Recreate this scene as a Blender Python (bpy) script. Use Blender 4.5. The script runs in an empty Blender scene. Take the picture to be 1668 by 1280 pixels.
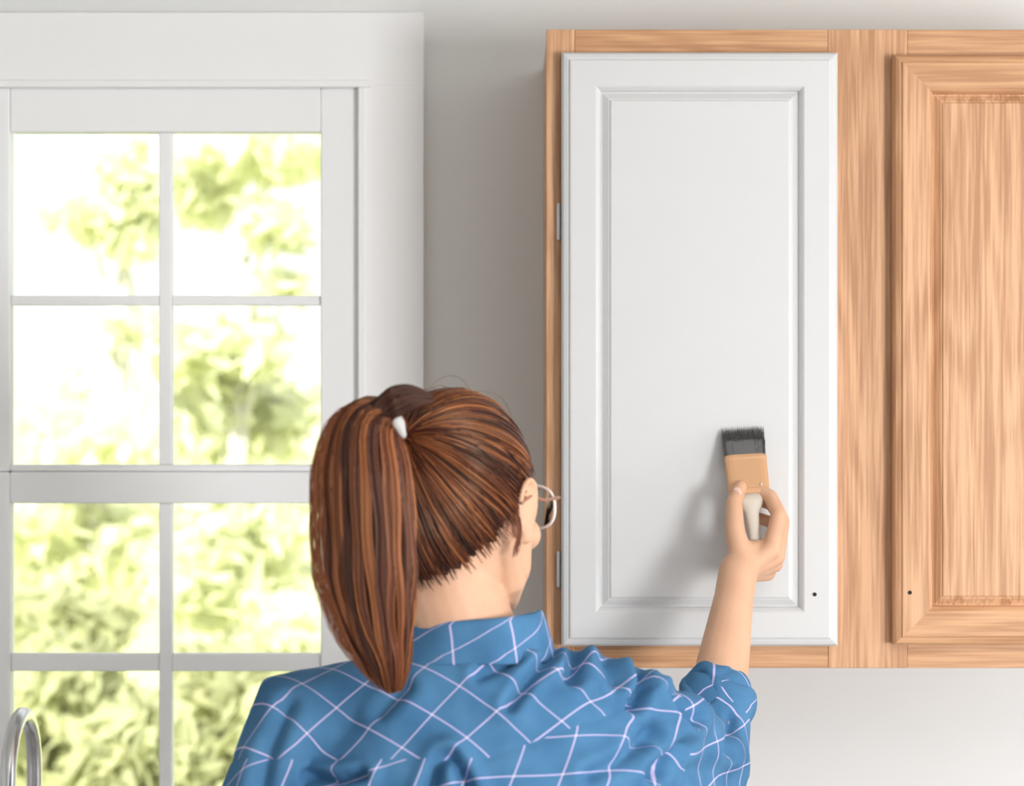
import bpy, bmesh, math, random
import numpy as np
from mathutils import Vector, Matrix, noise as mnoise

rng = random.Random(7)
nr = np.random.RandomState(7)
SC = bpy.context.scene
COL = SC.collection
R = math.radians
FPX, CX, CY, CZ = 3540.0, 834.0, 640.0, 1.70

# ------------------------------------------------------------------ camera, world, lights
cam_d = bpy.data.cameras.new('camera')
cam = bpy.data.objects.new('camera', cam_d)
COL.objects.link(cam)
cam.location = (0, 0, CZ)
cam.rotation_euler = (R(90), 0, 0)
cam_d.sensor_fit = 'HORIZONTAL'
cam_d.sensor_width = 36
cam_d.lens = FPX / 1668 * 36
cam_d.clip_start = 0.05
cam_d.dof.use_dof = True
cam_d.dof.focus_distance = 2.45
cam_d.dof.aperture_fstop = 5.0
SC.camera = cam

vs = SC.view_settings
vs.view_transform = 'Standard'
vs.look = 'None'
vs.exposure = -0.17
vs.gamma = 1.0
vs.use_curve_mapping = False

world = bpy.data.worlds.new('sky')
SC.world = world
world.use_nodes = True
wn = world.node_tree.nodes
wn['Background'].inputs[0].default_value = (0.97, 0.98, 1.0, 1)
wn['Background'].inputs[1].default_value = 1.6

sun_d = bpy.data.lights.new('sun', 'SUN')
sun_d.energy = 12.5
sun_d.angle = R(2)
sun_d.color = (1, 0.96, 0.88)
sun = bpy.data.objects.new('sun', sun_d)
COL.objects.link(sun)
sun.rotation_euler = (R(48), 0, R(-20))      # from behind the house, onto the garden

def area(name, loc, target, w, h, power, col=(1, 1, 1)):
    d = bpy.data.lights.new(name, 'AREA')
    d.shape = 'RECTANGLE'; d.size = w; d.size_y = h
    d.energy = power; d.color = col
    o = bpy.data.objects.new(name, d)
    COL.objects.link(o)
    o.location = loc
    o.rotation_euler = (Vector(target) - Vector(loc)).to_track_quat('-Z', 'Y').to_euler()
    return o
area('patio_door_light', (2.15, -0.75, 1.35), (0.0, 2.7, 1.75), 0.75, 0.9, 92, (1.0, 1.0, 1.0))
area('side_window_light', (2.62, 1.75, 1.55), (0.0, 2.2, 1.5), 0.8, 1.0, 15, (1.0, 1.0, 1.0))
area('overhead_fill_light', (0.9, 0.6, 2.40), (0.9, 0.6, 0), 1.3, 1.3, 17, (0.98, 0.99, 1.0))  # added overhead fill that lifts the shadows, not a fixture of the room
area('rear_fill_light', (0.9, -1.85, 1.5), (0.5, 2.6, 1.6), 1.4, 1.4, 5, (0.97, 0.98, 1.0))  # added weak fill from behind the camera; the back wall has no window

# ------------------------------------------------------------------ helpers
def P(px, py, Y):
    s = Y / FPX
    return Vector(((px - CX) * s, Y, CZ - (py - CY) * s))

def link(name, me, m=None, parent=None, smooth=False):
    o = bpy.data.objects.new(name, me)
    COL.objects.link(o)
    if m is not None:
        me.materials.clear(); me.materials.append(m)
    if smooth:
        me.polygons.foreach_set('use_smooth', [True] * len(me.polygons))
    if parent is not None:
        o.parent = parent
        o.matrix_parent_inverse = Matrix.Translation(-Vector(gloc(parent)))
    return o

def gloc(o):
    v = Vector(o.location)
    # parents are only ever translated empties / meshes at the origin
    if o.parent:
        v = v + o.matrix_parent_inverse.translation + gloc(o.parent)
    return v

def obj(name, bm, m=None, parent=None, smooth=False, bevel=0.0, seg=2):
    me = bpy.data.meshes.new(name)
    bmesh.ops.recalc_face_normals(bm, faces=bm.faces[:])
    bm.to_mesh(me); bm.free()
    o = link(name, me, m, parent, smooth)
    if bevel:
        md = o.modifiers.new('bevel', 'BEVEL'); md.width = bevel; md.segments = seg
        md.limit_method = 'ANGLE'; md.angle_limit = R(40)
    return o

def empty(name, loc=(0, 0, 0), parent=None):
    o = bpy.data.objects.new(name, None)
    COL.objects.link(o)
    o.location = loc
    o.empty_display_size = 0.1
    return o

def tag(o, label=None, cat=None, group=None, kind=None):
    if label: o['label'] = label
    if cat: o['category'] = cat
    if group: o['group'] = group
    if kind: o['kind'] = kind
    return o

def box(bm, x0, x1, y0, y1, z0, z1):
    vs_ = [bm.verts.new(c) for c in ((x0, y0, z0), (x1, y0, z0), (x1, y1, z0), (x0, y1, z0),
                                     (x0, y0, z1), (x1, y0, z1), (x1, y1, z1), (x0, y1, z1))]
    for f in ((0, 1, 2, 3), (4, 5, 6, 7), (0, 1, 5, 4), (1, 2, 6, 5), (2, 3, 7, 6), (3, 0, 4, 7)):
        bm.faces.new([vs_[i] for i in f])

def boxo(name, x0, x1, y0, y1, z0, z1, m, parent=None, bevel=0.0):
    bm = bmesh.new(); box(bm, x0, x1, y0, y1, z0, z1)
    return obj(name, bm, m, parent, bevel=bevel)

def frames(pts):
    n = len(pts)
    T = []
    for i in range(n):
        a = pts[max(i - 1, 0)]; b = pts[min(i + 1, n - 1)]
        t = (b - a)
        T.append(t.normalized() if t.length > 1e-9 else Vector((0, 0, 1)))
    up = Vector((0, 0, 1)) if abs(T[0].z) < 0.9 else Vector((1, 0, 0))
    u = T[0].cross(up).normalized()
    out = []
    for t in T:
        u = (u - t * u.dot(t)).normalized()
        out.append((t, u, t.cross(u)))
    return out

def tube(bm, pts, radii, n=16, caps='round', flat=1.0):
    """tapered tube along points, closed ends (rounded)"""
    pts = [Vector(p) for p in pts]
    if not hasattr(radii, '__len__'):
        radii = [radii] * len(pts)
    fr = frames(pts)
    rings = []
    def ring(c, u, v, r):
        return [bm.verts.new(c + (u * math.cos(2 * math.pi * k / n) + v * flat * math.sin(2 * math.pi * k / n)) * r) for k in range(n)]
    t, u, v = fr[0]
    if caps == 'round':
        for a in (75, 50, 25):
            rings.append(ring(pts[0] - t * radii[0] * math.sin(R(a)), u, v, radii[0] * math.cos(R(a))))
    for p, r, (t, u, v) in zip(pts, radii, fr):
        rings.append(ring(p, u, v, r))
    t, u, v = fr[-1]
    if caps == 'round':
        for a in (25, 50, 75):
            rings.append(ring(pts[-1] + t * radii[-1] * math.sin(R(a)), u, v, radii[-1] * math.cos(R(a))))
    for a, b in zip(rings, rings[1:]):
        for k in range(n):
            bm.faces.new((a[k], a[(k + 1) % n], b[(k + 1) % n], b[k]))
    if caps:
        bm.faces.new(rings[0][::-1]); bm.faces.new(rings[-1])

def ellipsoid(bm, c, r, M=None, nu=24, nv=16):
    c = Vector(c); M = M or Matrix.Identity(3)
    def pt(a, b):
        return c + M @ Vector((r[0] * math.cos(a) * math.sin(b), r[1] * math.sin(a) * math.sin(b), r[2] * math.cos(b)))
    top = bm.verts.new(pt(0, 0)); bot = bm.verts.new(pt(0, math.pi))
    rows = [[bm.verts.new(pt(2 * math.pi * i / nu, math.pi * j / nv)) for i in range(nu)] for j in range(1, nv)]
    for i in range(nu):
        bm.faces.new((top, rows[0][i], rows[0][(i + 1) % nu]))
        bm.faces.new((bot, rows[-1][(i + 1) % nu], rows[-1][i]))
    for a, b in zip(rows, rows[1:]):
        for i in range(nu):
            bm.faces.new((a[i], b[i], b[(i + 1) % nu], a[(i + 1) % nu]))

def loft(bm, secs, n=40, power=2.3):
    """secs: (cx, cy, z, rx, ry) horizontal superellipse rings, closed"""
    rings = []
    for cx, cy, z, rx, ry in secs:
        rr = []
        for k in range(n):
            a = 2 * math.pi * k / n
            ca, sa = math.cos(a), math.sin(a)
            e = 2.0 / power
            rr.append(bm.verts.new((cx + rx * math.copysign(abs(ca) ** e, ca), cy + ry * math.copysign(abs(sa) ** e, sa), z)))
        rings.append(rr)
    for a, b in zip(rings, rings[1:]):
        for k in range(n):
            bm.faces.new((a[k], a[(k + 1) % n], b[(k + 1) % n], b[k]))
    bm.faces.new(rings[0][::-1]); bm.faces.new(rings[-1])

def remeshed(bm, voxel, smooth_it=4):
    me = bpy.data.meshes.new('tmp')
    bmesh.ops.recalc_face_normals(bm, faces=bm.faces[:])
    bm.to_mesh(me); bm.free()
    o = bpy.data.objects.new('tmp', me); COL.objects.link(o)
    md = o.modifiers.new('r', 'REMESH'); md.mode = 'VOXEL'; md.voxel_size = voxel
    s = o.modifiers.new('s', 'SMOOTH'); s.factor = 0.5; s.iterations = smooth_it
    bpy.context.view_layer.update()
    dg = bpy.context.evaluated_depsgraph_get()
    res = bpy.data.meshes.new_from_object(o.evaluated_get(dg))
    bpy.data.objects.remove(o)
    return res

# ------------------------------------------------------------------ materials
def mat(name, color, rough=0.5, metal=0.0, spec=0.5, bump=0.0, bscale=200.0, var=0.0, vscale=8.0):
    m = bpy.data.materials.new(name); m.use_nodes = True
    nt = m.node_tree; b = nt.nodes['Principled BSDF']
    b.inputs['Roughness'].default_value = rough
    b.inputs['Metallic'].default_value = metal
    b.inputs['Specular IOR Level'].default_value = spec
    b.inputs['Base Color'].default_value = (*color, 1)
    tc = nt.nodes.new('ShaderNodeTexCoord')
    if var:
        n = nt.nodes.new('ShaderNodeTexNoise'); n.inputs['Scale'].default_value = vscale
        n.inputs['Detail'].default_value = 5
        mx = nt.nodes.new('ShaderNodeMix'); mx.data_type = 'RGBA'
        mx.inputs[6].default_value = (*[c * (1 - var) for c in color], 1)
        mx.inputs[7].default_value = (*[min(1, c * (1 + var)) for c in color], 1)
        nt.links.new(tc.outputs['Object'], n.inputs['Vector'])
        nt.links.new(n.outputs['Fac'], mx.inputs[0])
        nt.links.new(mx.outputs[2], b.inputs['Base Color'])
    if bump:
        n = nt.nodes.new('ShaderNodeTexNoise'); n.inputs['Scale'].default_value = bscale
        n.inputs['Detail'].default_value = 3
        bp = nt.nodes.new('ShaderNodeBump'); bp.inputs['Strength'].default_value = bump
        bp.inputs['Distance'].default_value = 0.002
        nt.links.new(tc.outputs['Object'], n.inputs['Vector'])
        nt.links.new(n.outputs['Fac'], bp.inputs['Height'])
        nt.links.new(bp.outputs[0], b.inputs['Normal'])
    return m

def wood(name, axis, light=(0.71, 0.41, 0.235), dark=(0.46, 0.235, 0.12)):
    m = bpy.data.materials.new(name); m.use_nodes = True
    nt = m.node_tree; L = nt.links; b = nt.nodes['Principled BSDF']
    b.inputs['Roughness'].default_value = 0.42
    b.inputs['Specular IOR Level'].default_value = 0.3
    tc = nt.nodes.new('ShaderNodeTexCoord')
    def mapped(sa, sl):
        mp = nt.nodes.new('ShaderNodeMapping')
        s = [sa, sa, sa]; s[axis] = sl
        mp.inputs['Scale'].default_value = s
        L.new(tc.outputs['Object'], mp.inputs['Vector'])
        return mp
    # cathedral figure: broad distorted rings
    m1 = mapped(7.0, 1.3)
    n1 = nt.nodes.new('ShaderNodeTexNoise'); n1.inputs['Scale'].default_value = 1.0; n1.inputs['Detail'].default_value = 2
    L.new(m1.outputs[0], n1.inputs['Vector'])
    mul = nt.nodes.new('ShaderNodeMath'); mul.operation = 'MULTIPLY'; mul.inputs[1].default_value = 75
    L.new(n1.outputs['Fac'], mul.inputs[0])
    sn = nt.nodes.new('ShaderNodeMath'); sn.operation = 'SINE'; L.new(mul.outputs[0], sn.inputs[0])
    # pores: fine streaks
    m2 = mapped(300.0, 9.0)
    n2 = nt.nodes.new('ShaderNodeTexNoise'); n2.inputs['Scale'].default_value = 1.0; n2.inputs['Detail'].default_value = 4
    L.new(m2.outputs[0], n2.inputs['Vector'])
    m3 = mapped(90.0, 2.2)
    n3 = nt.nodes.new('ShaderNodeTexNoise'); n3.inputs['Scale'].default_value = 1.0; n3.inputs['Detail'].default_value = 3
    L.new(m3.outputs[0], n3.inputs['Vector'])
    a = nt.nodes.new('ShaderNodeMath'); a.operation = 'MULTIPLY_ADD'; a.inputs[1].default_value = 0.07
    L.new(sn.outputs[0], a.inputs[0]); L.new(n2.outputs['Fac'], a.inputs[2])
    a2 = nt.nodes.new('ShaderNodeMath'); a2.operation = 'ADD'
    L.new(a.outputs[0], a2.inputs[0]); L.new(n3.outputs['Fac'], a2.inputs[1])
    rp = nt.nodes.new('ShaderNodeMapRange'); rp.inputs[1].default_value = 0.82; rp.inputs[2].default_value = 1.18
    L.new(a2.outputs[0], rp.inputs[0])
    mx = nt.nodes.new('ShaderNodeMix'); mx.data_type = 'RGBA'
    mx.inputs[6].default_value = (*dark, 1); mx.inputs[7].default_value = (*light, 1)
    L.new(rp.outputs[0], mx.inputs[0]); L.new(mx.outputs[2], b.inputs['Base Color'])
    bp = nt.nodes.new('ShaderNodeBump'); bp.inputs['Strength'].default_value = 0.25; bp.inputs['Distance'].default_value = 0.001
    L.new(n2.outputs['Fac'], bp.inputs['Height']); L.new(bp.outputs[0], b.inputs['Normal'])
    return m

M_wall = mat('greige_paint', (0.79, 0.795, 0.785), 0.75, bump=0.15, bscale=350, spec=0.2)
M_white = mat('white_trim_paint', (0.92, 0.92, 0.925), 0.45, bump=0.05, bscale=120, spec=0.35)
M_door = mat('fresh_white_paint', (0.64, 0.64, 0.645), 0.30, bump=0.12, bscale=60, spec=0.45, var=0.015, vscale=12)
M_ceil = mat('ceiling_paint', (0.78, 0.77, 0.74), 0.8)
M_floor = mat('floor_tile', (0.45, 0.45, 0.44), 0.5, var=0.15, vscale=3)
M_splash = mat('white_backsplash', (0.72, 0.72, 0.72), 0.4, spec=0.3)
M_oakv = wood('oak_vertical_grain', 2)
M_oakh = wood('oak_horizontal_grain', 0, light=(0.66, 0.37, 0.20), dark=(0.47, 0.24, 0.12))
M_black = mat('dark_hole', (0.01, 0.01, 0.01), 0.8)
M_steel = mat('brushed_steel', (0.62, 0.62, 0.63), 0.28, metal=1.0)
M_counter = mat('counter_stone', (0.55, 0.53, 0.5), 0.35, var=0.2, vscale=60)

# ------------------------------------------------------------------ room shell
WY = 2.92                                   # wall surface
sW = WY / FPX
def wx(px): return (px - CX) * sW
def wz(py): return CZ - (py - CY) * sW
XL, XR, YB, ZC = -2.3, 2.7, -2.1, 2.46
HX0, HX1 = wx(-58), wx(592)                 # hole in the wall for the window
HZ1 = wz(140); HZ0 = 1.045
bm = bmesh.new()
TH = 0.15
xs = [XL, HX0, HX1, XR]; zs = [0, HZ0, HZ1, ZC]
for yy in (WY, WY + TH):
    g = [[bm.verts.new((x, yy, z)) for z in zs] for x in xs]
    for i in range(3):
        for j in range(3):
            if i == 1 and j == 1: continue
            bm.faces.new((g[i][j], g[i + 1][j], g[i + 1][j + 1], g[i][j + 1]))
    if yy == WY: g0 = g
for (a, b_) in (((1, 1), (2, 1)), ((2, 1), (2, 2)), ((2, 2), (1, 2)), ((1, 2), (1, 1)),
                ((0, 0), (3, 0)), ((3, 0), (3, 3)), ((3, 3), (0, 3)), ((0, 3), (0, 0))):
    bm.faces.new((g0[a[0]][a[1]], g0[b_[0]][b_[1]], g[b_[0]][b_[1]], g[a[0]][a[1]]))
tag(obj('wall_front', bm, M_wall), 'greige painted kitchen wall holding the window and the oak cabinet', kind='structure')
def wallbox(name, *a, m=M_wall, label=None):
    return tag(boxo(name, *a, m), label, kind='structure')
wallbox('wall_left', XL - 0.1, XL, YB, WY + TH, 0, ZC, label='greige side wall left of the window')
wallbox('wall_right', XR, XR + 0.1, YB, WY + TH, 0, ZC, label='greige side wall beyond the cabinet')
wallbox('wall_back', XL - .1, XR + .1, YB - 0.1, YB, 0, ZC, label='greige wall behind the camera')
wallbox('floor', XL - .1, XR + .1, YB - .1, WY + TH, -0.1, 0, m=M_floor, label='beige kitchen floor')
wallbox('ceiling', XL - .1, XR + .1, YB - .1, WY + TH + 0.25, ZC, ZC + 0.12, m=M_ceil, label='off-white ceiling')
CAB_B = 1.70 - (1088 - 640) * 2.6 / FPX
tag(boxo('trim_1', wx(720), XR, WY - 0.008, WY, 0.915, CAB_B + 0.0, M_splash), 'smooth white backsplash under the oak cabinet', kind='structure')

# ------------------------------------------------------------------ window
win = empty('window_1', ((HX0 + HX1) / 2, WY, HZ0))
tag(win, 'white double-hung grille window with wide white casing', kind='structure')
def wbox(name, px0, px1, py0, py1, y0, y1, m=M_white, parent=win, bevel=0.002, ref=None):
    s = (ref if ref else y0) / FPX
    return boxo(name, (px0 - CX) * s, (px1 - CX) * s, y0, y1, CZ - (py1 - CY) * s, CZ - (py0 - CY) * s, m, parent, bevel)
CYF = WY - 0.014
ZST = HZ0 - 0.005
def profile_board(name, x0, x1, z0, z1, vertical, inner):
    """casing board with a stepped inner bead; inner = side (+1/-1) of the bead"""
    bm = bmesh.new()
    box(bm, x0, x1, CYF, WY, z0, z1)
    o = obj(name, bm, M_white, win, bevel=0.0006)
    return o
cx1 = (690 - CX) * CYF / FPX; ctop = CZ - (20 - CY) * CYF / FPX
cx0 = HX0 - 0.09
profile_board('window_casing', HX1 - 0.006, cx1, ZST, HZ1 + 0.0, True, -1)
profile_board('window_casing', cx0, HX0 + 0.006, ZST, HZ1, True, 1)
bm = bmesh.new(); box(bm, cx0, cx1, CYF, WY, HZ1 - 0.006 + 0.006, ctop)
obj('window_head_casing', bm, M_white, win, bevel=0.0006)
boxo('casing_bead', HX0 - 0.012, HX1 + 0.012, CYF - 0.004, CYF + 0.006, HZ1 - 0.004, HZ1 + 0.006, M_white, win, 0.002)
boxo('casing_bead', HX1 - 0.006, HX1 + 0.004, CYF - 0.004, CYF + 0.006, ZST, HZ1 - 0.004, M_white, win, 0.002)
boxo('window_jamb', HX1 - 0.004, HX1 + 0.012, WY, WY + TH, HZ0, HZ1, M_white, win)
boxo('window_jamb', HX0 - 0.012, HX0 + 0.004, WY, WY + TH, HZ0, HZ1, M_white, win)
boxo('window_jamb', HX0, HX1, WY, WY + TH, HZ1 - 0.004, HZ1 + 0.012, M_white, win)
boxo('window_stool', cx0 - 0.02, cx1 + 0.02, WY - 0.055, WY + TH, HZ0 - 0.03, HZ0 + 0.002, M_white, win, 0.004)

M_glass = bpy.data.materials.new('window_glass'); M_glass.use_nodes = True
nt = M_glass.node_tree; nt.nodes.clear()
o_ = nt.nodes.new('ShaderNodeOutputMaterial'); mxs = nt.nodes.new('ShaderNodeMixShader')
tr = nt.nodes.new('ShaderNodeBsdfTransparent'); gl = nt.nodes.new('ShaderNodeBsdfGlossy'); gl.inputs['Roughness'].default_value = 0.02
fr_ = nt.nodes.new('ShaderNodeFresnel'); fr_.inputs['IOR'].default_value = 1.35
tr.inputs[0].default_value = (0.97, 0.99, 0.97, 1)
nt.links.new(fr_.outputs[0], mxs.inputs[0]); nt.links.new(tr.outputs[0], mxs.inputs[1]); nt.links.new(gl.outputs[0], mxs.inputs[2])
nt.links.new(mxs.outputs[0], o_.inputs[0])

def sash(y0, y1, pxc, rows, outer):
    """pxc: glass column bounds; rows: glass row bounds; outer: px bounds of the sash"""
    s = y0 / FPX
    X = lambda p: (p - CX) * s
    Z = lambda p: CZ - (p - CY) * s
    bm = bmesh.new()
    ox0, ox1, oy0, oy1 = outer
    gx0, gx1 = pxc[0][0], pxc[-1][1]; gy0, gy1 = rows[0][0], rows[-1][1]
    box(bm, X(ox0), X(gx0), y0, y1, Z(oy1), Z(oy0))
    box(bm, X(gx1), X(ox1), y0, y1, Z(oy1), Z(oy0))
    box(bm, X(gx0), X(gx1), y0, y1, Z(gy0), Z(oy0))
    box(bm, X(gx0), X(gx1), y0, y1, Z(oy1), Z(gy1))
    sa = obj('sash', bm, M_white, win, bevel=0.0025)
    for (a, b_) in zip(pxc, pxc[1:]):
        boxo('muntin', X(a[1]), X(b_[0]), y0 + 0.004, y1 - 0.004, Z(gy1), Z(gy0), M_white, sa, 0.002)
    for (a, b_) in zip(rows, rows[1:]):
        for c in pxc:
            boxo('muntin', X(c[0]), X(c[1]), y0 + 0.005, y1 - 0.005, Z(b_[0]), Z(a[1]), M_white, sa, 0.002)
    ym = (y0 + y1) / 2
    for r_ in rows:
        for c in pxc:
            boxo('pane', X(c[0]), X(c[1]), ym - 0.0015, ym + 0.0015, Z(r_[1]), Z(r_[0]), M_glass, sa)
    return sa
cols = [(16, 258), (279, 522)]
tag(sash(2.914, 2.942, cols, [(215, 481), (497, 757)], (-60, 592, 142, 768)), 'upper white sash with four panes')
tag(sash(2.910, 2.940, cols, [(820, 1066), (1094, 1340)], (-60, 591, 768.5, 1396)), 'lower white sash with four panes')
# sash lock
bm = bmesh.new(); tube(bm, [P(268, 765, 2.925), P(268, 756, 2.925)], 0.008, 12)
# ------------------------------------------------------------------ cabinet
bm.free()
FY = 2.60; sF = FY / FPX
def fx(px): return (px - CX) * sF
def fz(py): return CZ - (py - CY) * sF
CXL, CXR, CT, CB = fx(890), fx(1932), fz(48), fz(1088)
cab = empty('wall_cabinet', ((CXL + CXR) / 2, WY, CB))
tag(cab, 'oak wall cabinet right of the window, one door white', 'cabinet')
bm = bmesh.new()
box(bm, CXL + 0.001, CXL + 0.014, FY + 0.019, WY, CB, CT)
box(bm, CXR - 0.014, CXR - 0.001, FY + 0.019, WY, CB, CT)
box(bm, CXL + 0.014, CXR - 0.014, FY + 0.019, WY, CB + 0.012, CB + 0.028)
box(bm, CXL + 0.014, CXR - 0.014, FY + 0.019, WY, CT - 0.016, CT - 0.002)
box(bm, CXL + 0.014, CXR - 0.014, WY - 0.006, WY, CB + 0.028, CT - 0.016)
obj('carcass', bm, M_oakv, cab)
for a, b_ in ((890, 936), (1349, 1478), (1890, 1932)):
    boxo('stile', fx(a), fx(b_), FY, FY + 0.019, CB, CT, M_oakv, cab, 0.001)
for a, b_ in ((936, 1349), (1478, 1890)):
    for c, d in ((48, 100), (1036, 1088)):
        boxo('rail', fx(a), fx(b_), FY + 0.0005, FY + 0.0185, fz(d), fz(c), M_oakh, cab, 0.001)

def cab_door(px0, px1, py0, py1, mv, mh, label, knob, hinge_left):
    DY = FY - 0.0245                          # front face
    s = DY / FPX
    x0, x1 = (px0 - CX) * s, (px1 - CX) * s
    z1, z0 = CZ - (py0 - CY) * s, CZ - (py1 - CY) * s
    # (inset, depth behind the front face)
    prof = [(0.0, 0.0195), (0.0, 0.008), (0.0025, 0.0045), (0.0065, 0.003), (0.009, 0.0028), (0.0098, 0.0005), (0.0115, 0.0),
            (0.0405, 0.0), (0.0425, 0.0012), (0.0455, 0.0045), (0.047, 0.0085), (0.047, 0.0195)]
    def ring(i, d):
        return [Vector((x0 + i, DY + d, z0 + i)), Vector((x1 - i, DY + d, z0 + i)), Vector((x1 - i, DY + d, z1 - i)), Vector((x0 + i, DY + d, z1 - i))]
    door = boxo('door', x0 + 0.03, x1 - 0.03, DY + 0.0125, DY + 0.0185, z0 + 0.03, z1 - 0.03, mv, cab)
    tag(door, label)
    rings = [ring(*p) for p in prof]
    for k in range(4):
        bm = bmesh.new()
        k2 = (k + 1) % 4
        A = [bm.verts.new(r_[k]) for r_ in rings]; B = [bm.verts.new(r_[k2]) for r_ in rings]
        for i in range(len(A) - 1):
            bm.faces.new((A[i], B[i], B[i + 1], A[i + 1]))
        bm.faces.new((A[0], A[-1], B[-1], B[0]))
        bm.faces.new(A[::-1]); bm.faces.new(B)
        horiz = k in (0, 2)
        obj('door_rail' if horiz else 'door_stile', bm, mh if horiz else mv, door)
    # raised panel
    pp = [(0.046, 0.0125), (0.046, 0.0085), (0.0485, 0.0083), (0.0555, 0.0035), (0.057, 0.0033), (0.0578, 0.0018), (0.0592, 0.0013)]
    bm = bmesh.new()
    rs = [[bm.verts.new(v) for v in ring(*p)] for p in pp]
    for a, b_ in zip(rs, rs[1:]):
        for k in range(4):
            bm.faces.new((a[k], a[(k + 1) % 4], b_[(k + 1) % 4], b_[k]))
    bm.faces.new(rs[-1]); bm.faces.new(rs[0][::-1])
    obj('raised_panel', bm, mv, door)
    k = P(knob[0], knob[1], DY)
    bm = bmesh.new()
    tube(bm, [k + Vector((0, -0.0006, 0)), k + Vector((0, 0.004, 0))], 0.0024, 14, caps='flat')
    obj('knob_hole', bm, M_black, door)
    hx = x0 if hinge_left else x1
    for zz in (z1 - 0.20, z0 + 0.09):
        bm = bmesh.new()
        sg = -1 if hinge_left else 1
        tube(bm, [(hx + sg * 0.0030, DY + 0.0200, zz - 0.020), (hx + sg * 0.0030, DY + 0.0200, zz + 0.020)], 0.0026, 10)
        obj('hinge', bm, M_steel, door)
    return door
cab_door(915, 1366, 84, 1053, M_door, M_door, 'freshly painted white raised-panel door', (1327, 968), True)
cab_door(1457, 1908, 88, 1051, M_oakv, M_oakh, 'unpainted oak raised-panel door', (1482, 965), False)

# ------------------------------------------------------------------ counter, base cabinet, sink, faucet (mostly below the frame)
CF = 2.30
base = empty('base_cabinet', (0, 2.6, 0))
tag(base, 'oak base cabinet below the countertop in front of the window', 'cabinet')
boxo('carcass', XL + 0.01, XR - 0.01, CF + 0.05, WY - 0.001, 0.0, 0.87, M_oakv, base)
x = XL + 0.03
while x < XR - 0.4:
    boxo('door', x + 0.01, x + 0.43, CF + 0.03, CF + 0.05, 0.12, 0.66, M_oakv, base, 0.003)
    boxo('drawer', x + 0.01, x + 0.43, CF + 0.03, CF + 0.05, 0.68, 0.85, M_oakh, base, 0.003)
    x += 0.445
SX0, SX1, SY0, SY1 = -0.95, -0.28, 2.38, 2.76
ct = bmesh.new()
box(ct, XL + 0.002, SX0, CF, WY - 0.009, 0.872, 0.912); box(ct, SX1, XR - 0.002, CF, WY - 0.009, 0.872, 0.912)
box(ct, SX0, SX1, CF, SY0, 0.872, 0.912); box(ct, SX0, SX1, SY1, WY - 0.009, 0.872, 0.912)
tag(obj('countertop', ct, M_counter), 'grey speckled countertop running under the window', 'countertop')
bm = bmesh.new()
def boxring(bm, x0, x1, y0, y1, z): return [bm.verts.new(v) for v in ((x0, y0, z), (x1, y0, z), (x1, y1, z), (x0, y1, z))]
r1 = [boxring(bm, SX0 - .02, SX1 + .02, SY0 - .02, SY1 + .02, .913), boxring(bm, SX0 - .018, SX1 + .018, SY0 - .018, SY1 + .018, .917),
      boxring(bm, SX0 + .004, SX1 - .004, SY0 + .004, SY1 - .004, .917), boxring(bm, SX0 + .02, SX1 - .02, SY0 + .02, SY1 - .02, .872),
      boxring(bm, SX0 + .03, SX1 - .03, SY0 + .03, SY1 - .03, .871)]
for a, b_ in zip(r1, r1[1:]):
    for k in range(4): bm.faces.new((a[k], a[(k + 1) % 4], b_[(k + 1) % 4], b_[k]))
bm.faces.new(r1[-1])
tag(obj('sink', bm, M_steel), 'stainless steel sink set in the counter under the window', 'sink')

FA = P(56, 1200, 2.82)
fau = empty('faucet', (FA.x, 2.82, 0.912))
tag(fau, 'brushed steel gooseneck faucet in front of the window', 'faucet')
bm = bmesh.new(); tube(bm, [(FA.x, 2.82, 0.9125), (FA.x, 2.82, 0.925), (FA.x, 2.82, 0.93), (FA.x, 2.82, 0.96)], [0.027, 0.026, 0.019, 0.017], 24, caps='flat')
obj('base', bm, M_steel, fau, smooth=False)
pts = [Vector((FA.x, 2.82, 0.95)), Vector((FA.x, 2.82, 1.1))]
ztop = 1.215; rad = 0.078
dirx, diry = 0.0, -1.0
for i in range(0, 13):
    a = math.pi * i / 12
    d = rad * (1 - math.cos(a)) * 0.95
    pts.append(Vector((FA.x + dirx * d, 2.82 + diry * d, ztop + rad * math.sin(a))))
pts.append(pts[-1] + Vector((0, 0, -0.03)))
bm = bmesh.new(); tube(bm, pts, 0.0098, 20)
obj('spout', bm, M_steel, fau, smooth=True)
e = pts[-1]
bm = bmesh.new(); tube(bm, [e, e + Vector((0, 0, -0.02)), e + Vector((0, 0, -0.09)), e + Vector((0, 0, -0.095))], [0.0102, 0.0122, 0.0125, 0.011], 20, caps='flat')
obj('spray_head', bm, mat('dark_steel', (0.2, 0.2, 0.21), 0.35, metal=1.0), fau, smooth=True)
bm = bmesh.new(); tube(bm, [(FA.x + .015, 2.82, .955), (FA.x + .06, 2.81, .975), (FA.x + .10, 2.80, .985)], [0.008, 0.006, 0.005], 12)
obj('handle', bm, M_steel, fau, smooth=True)

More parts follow.
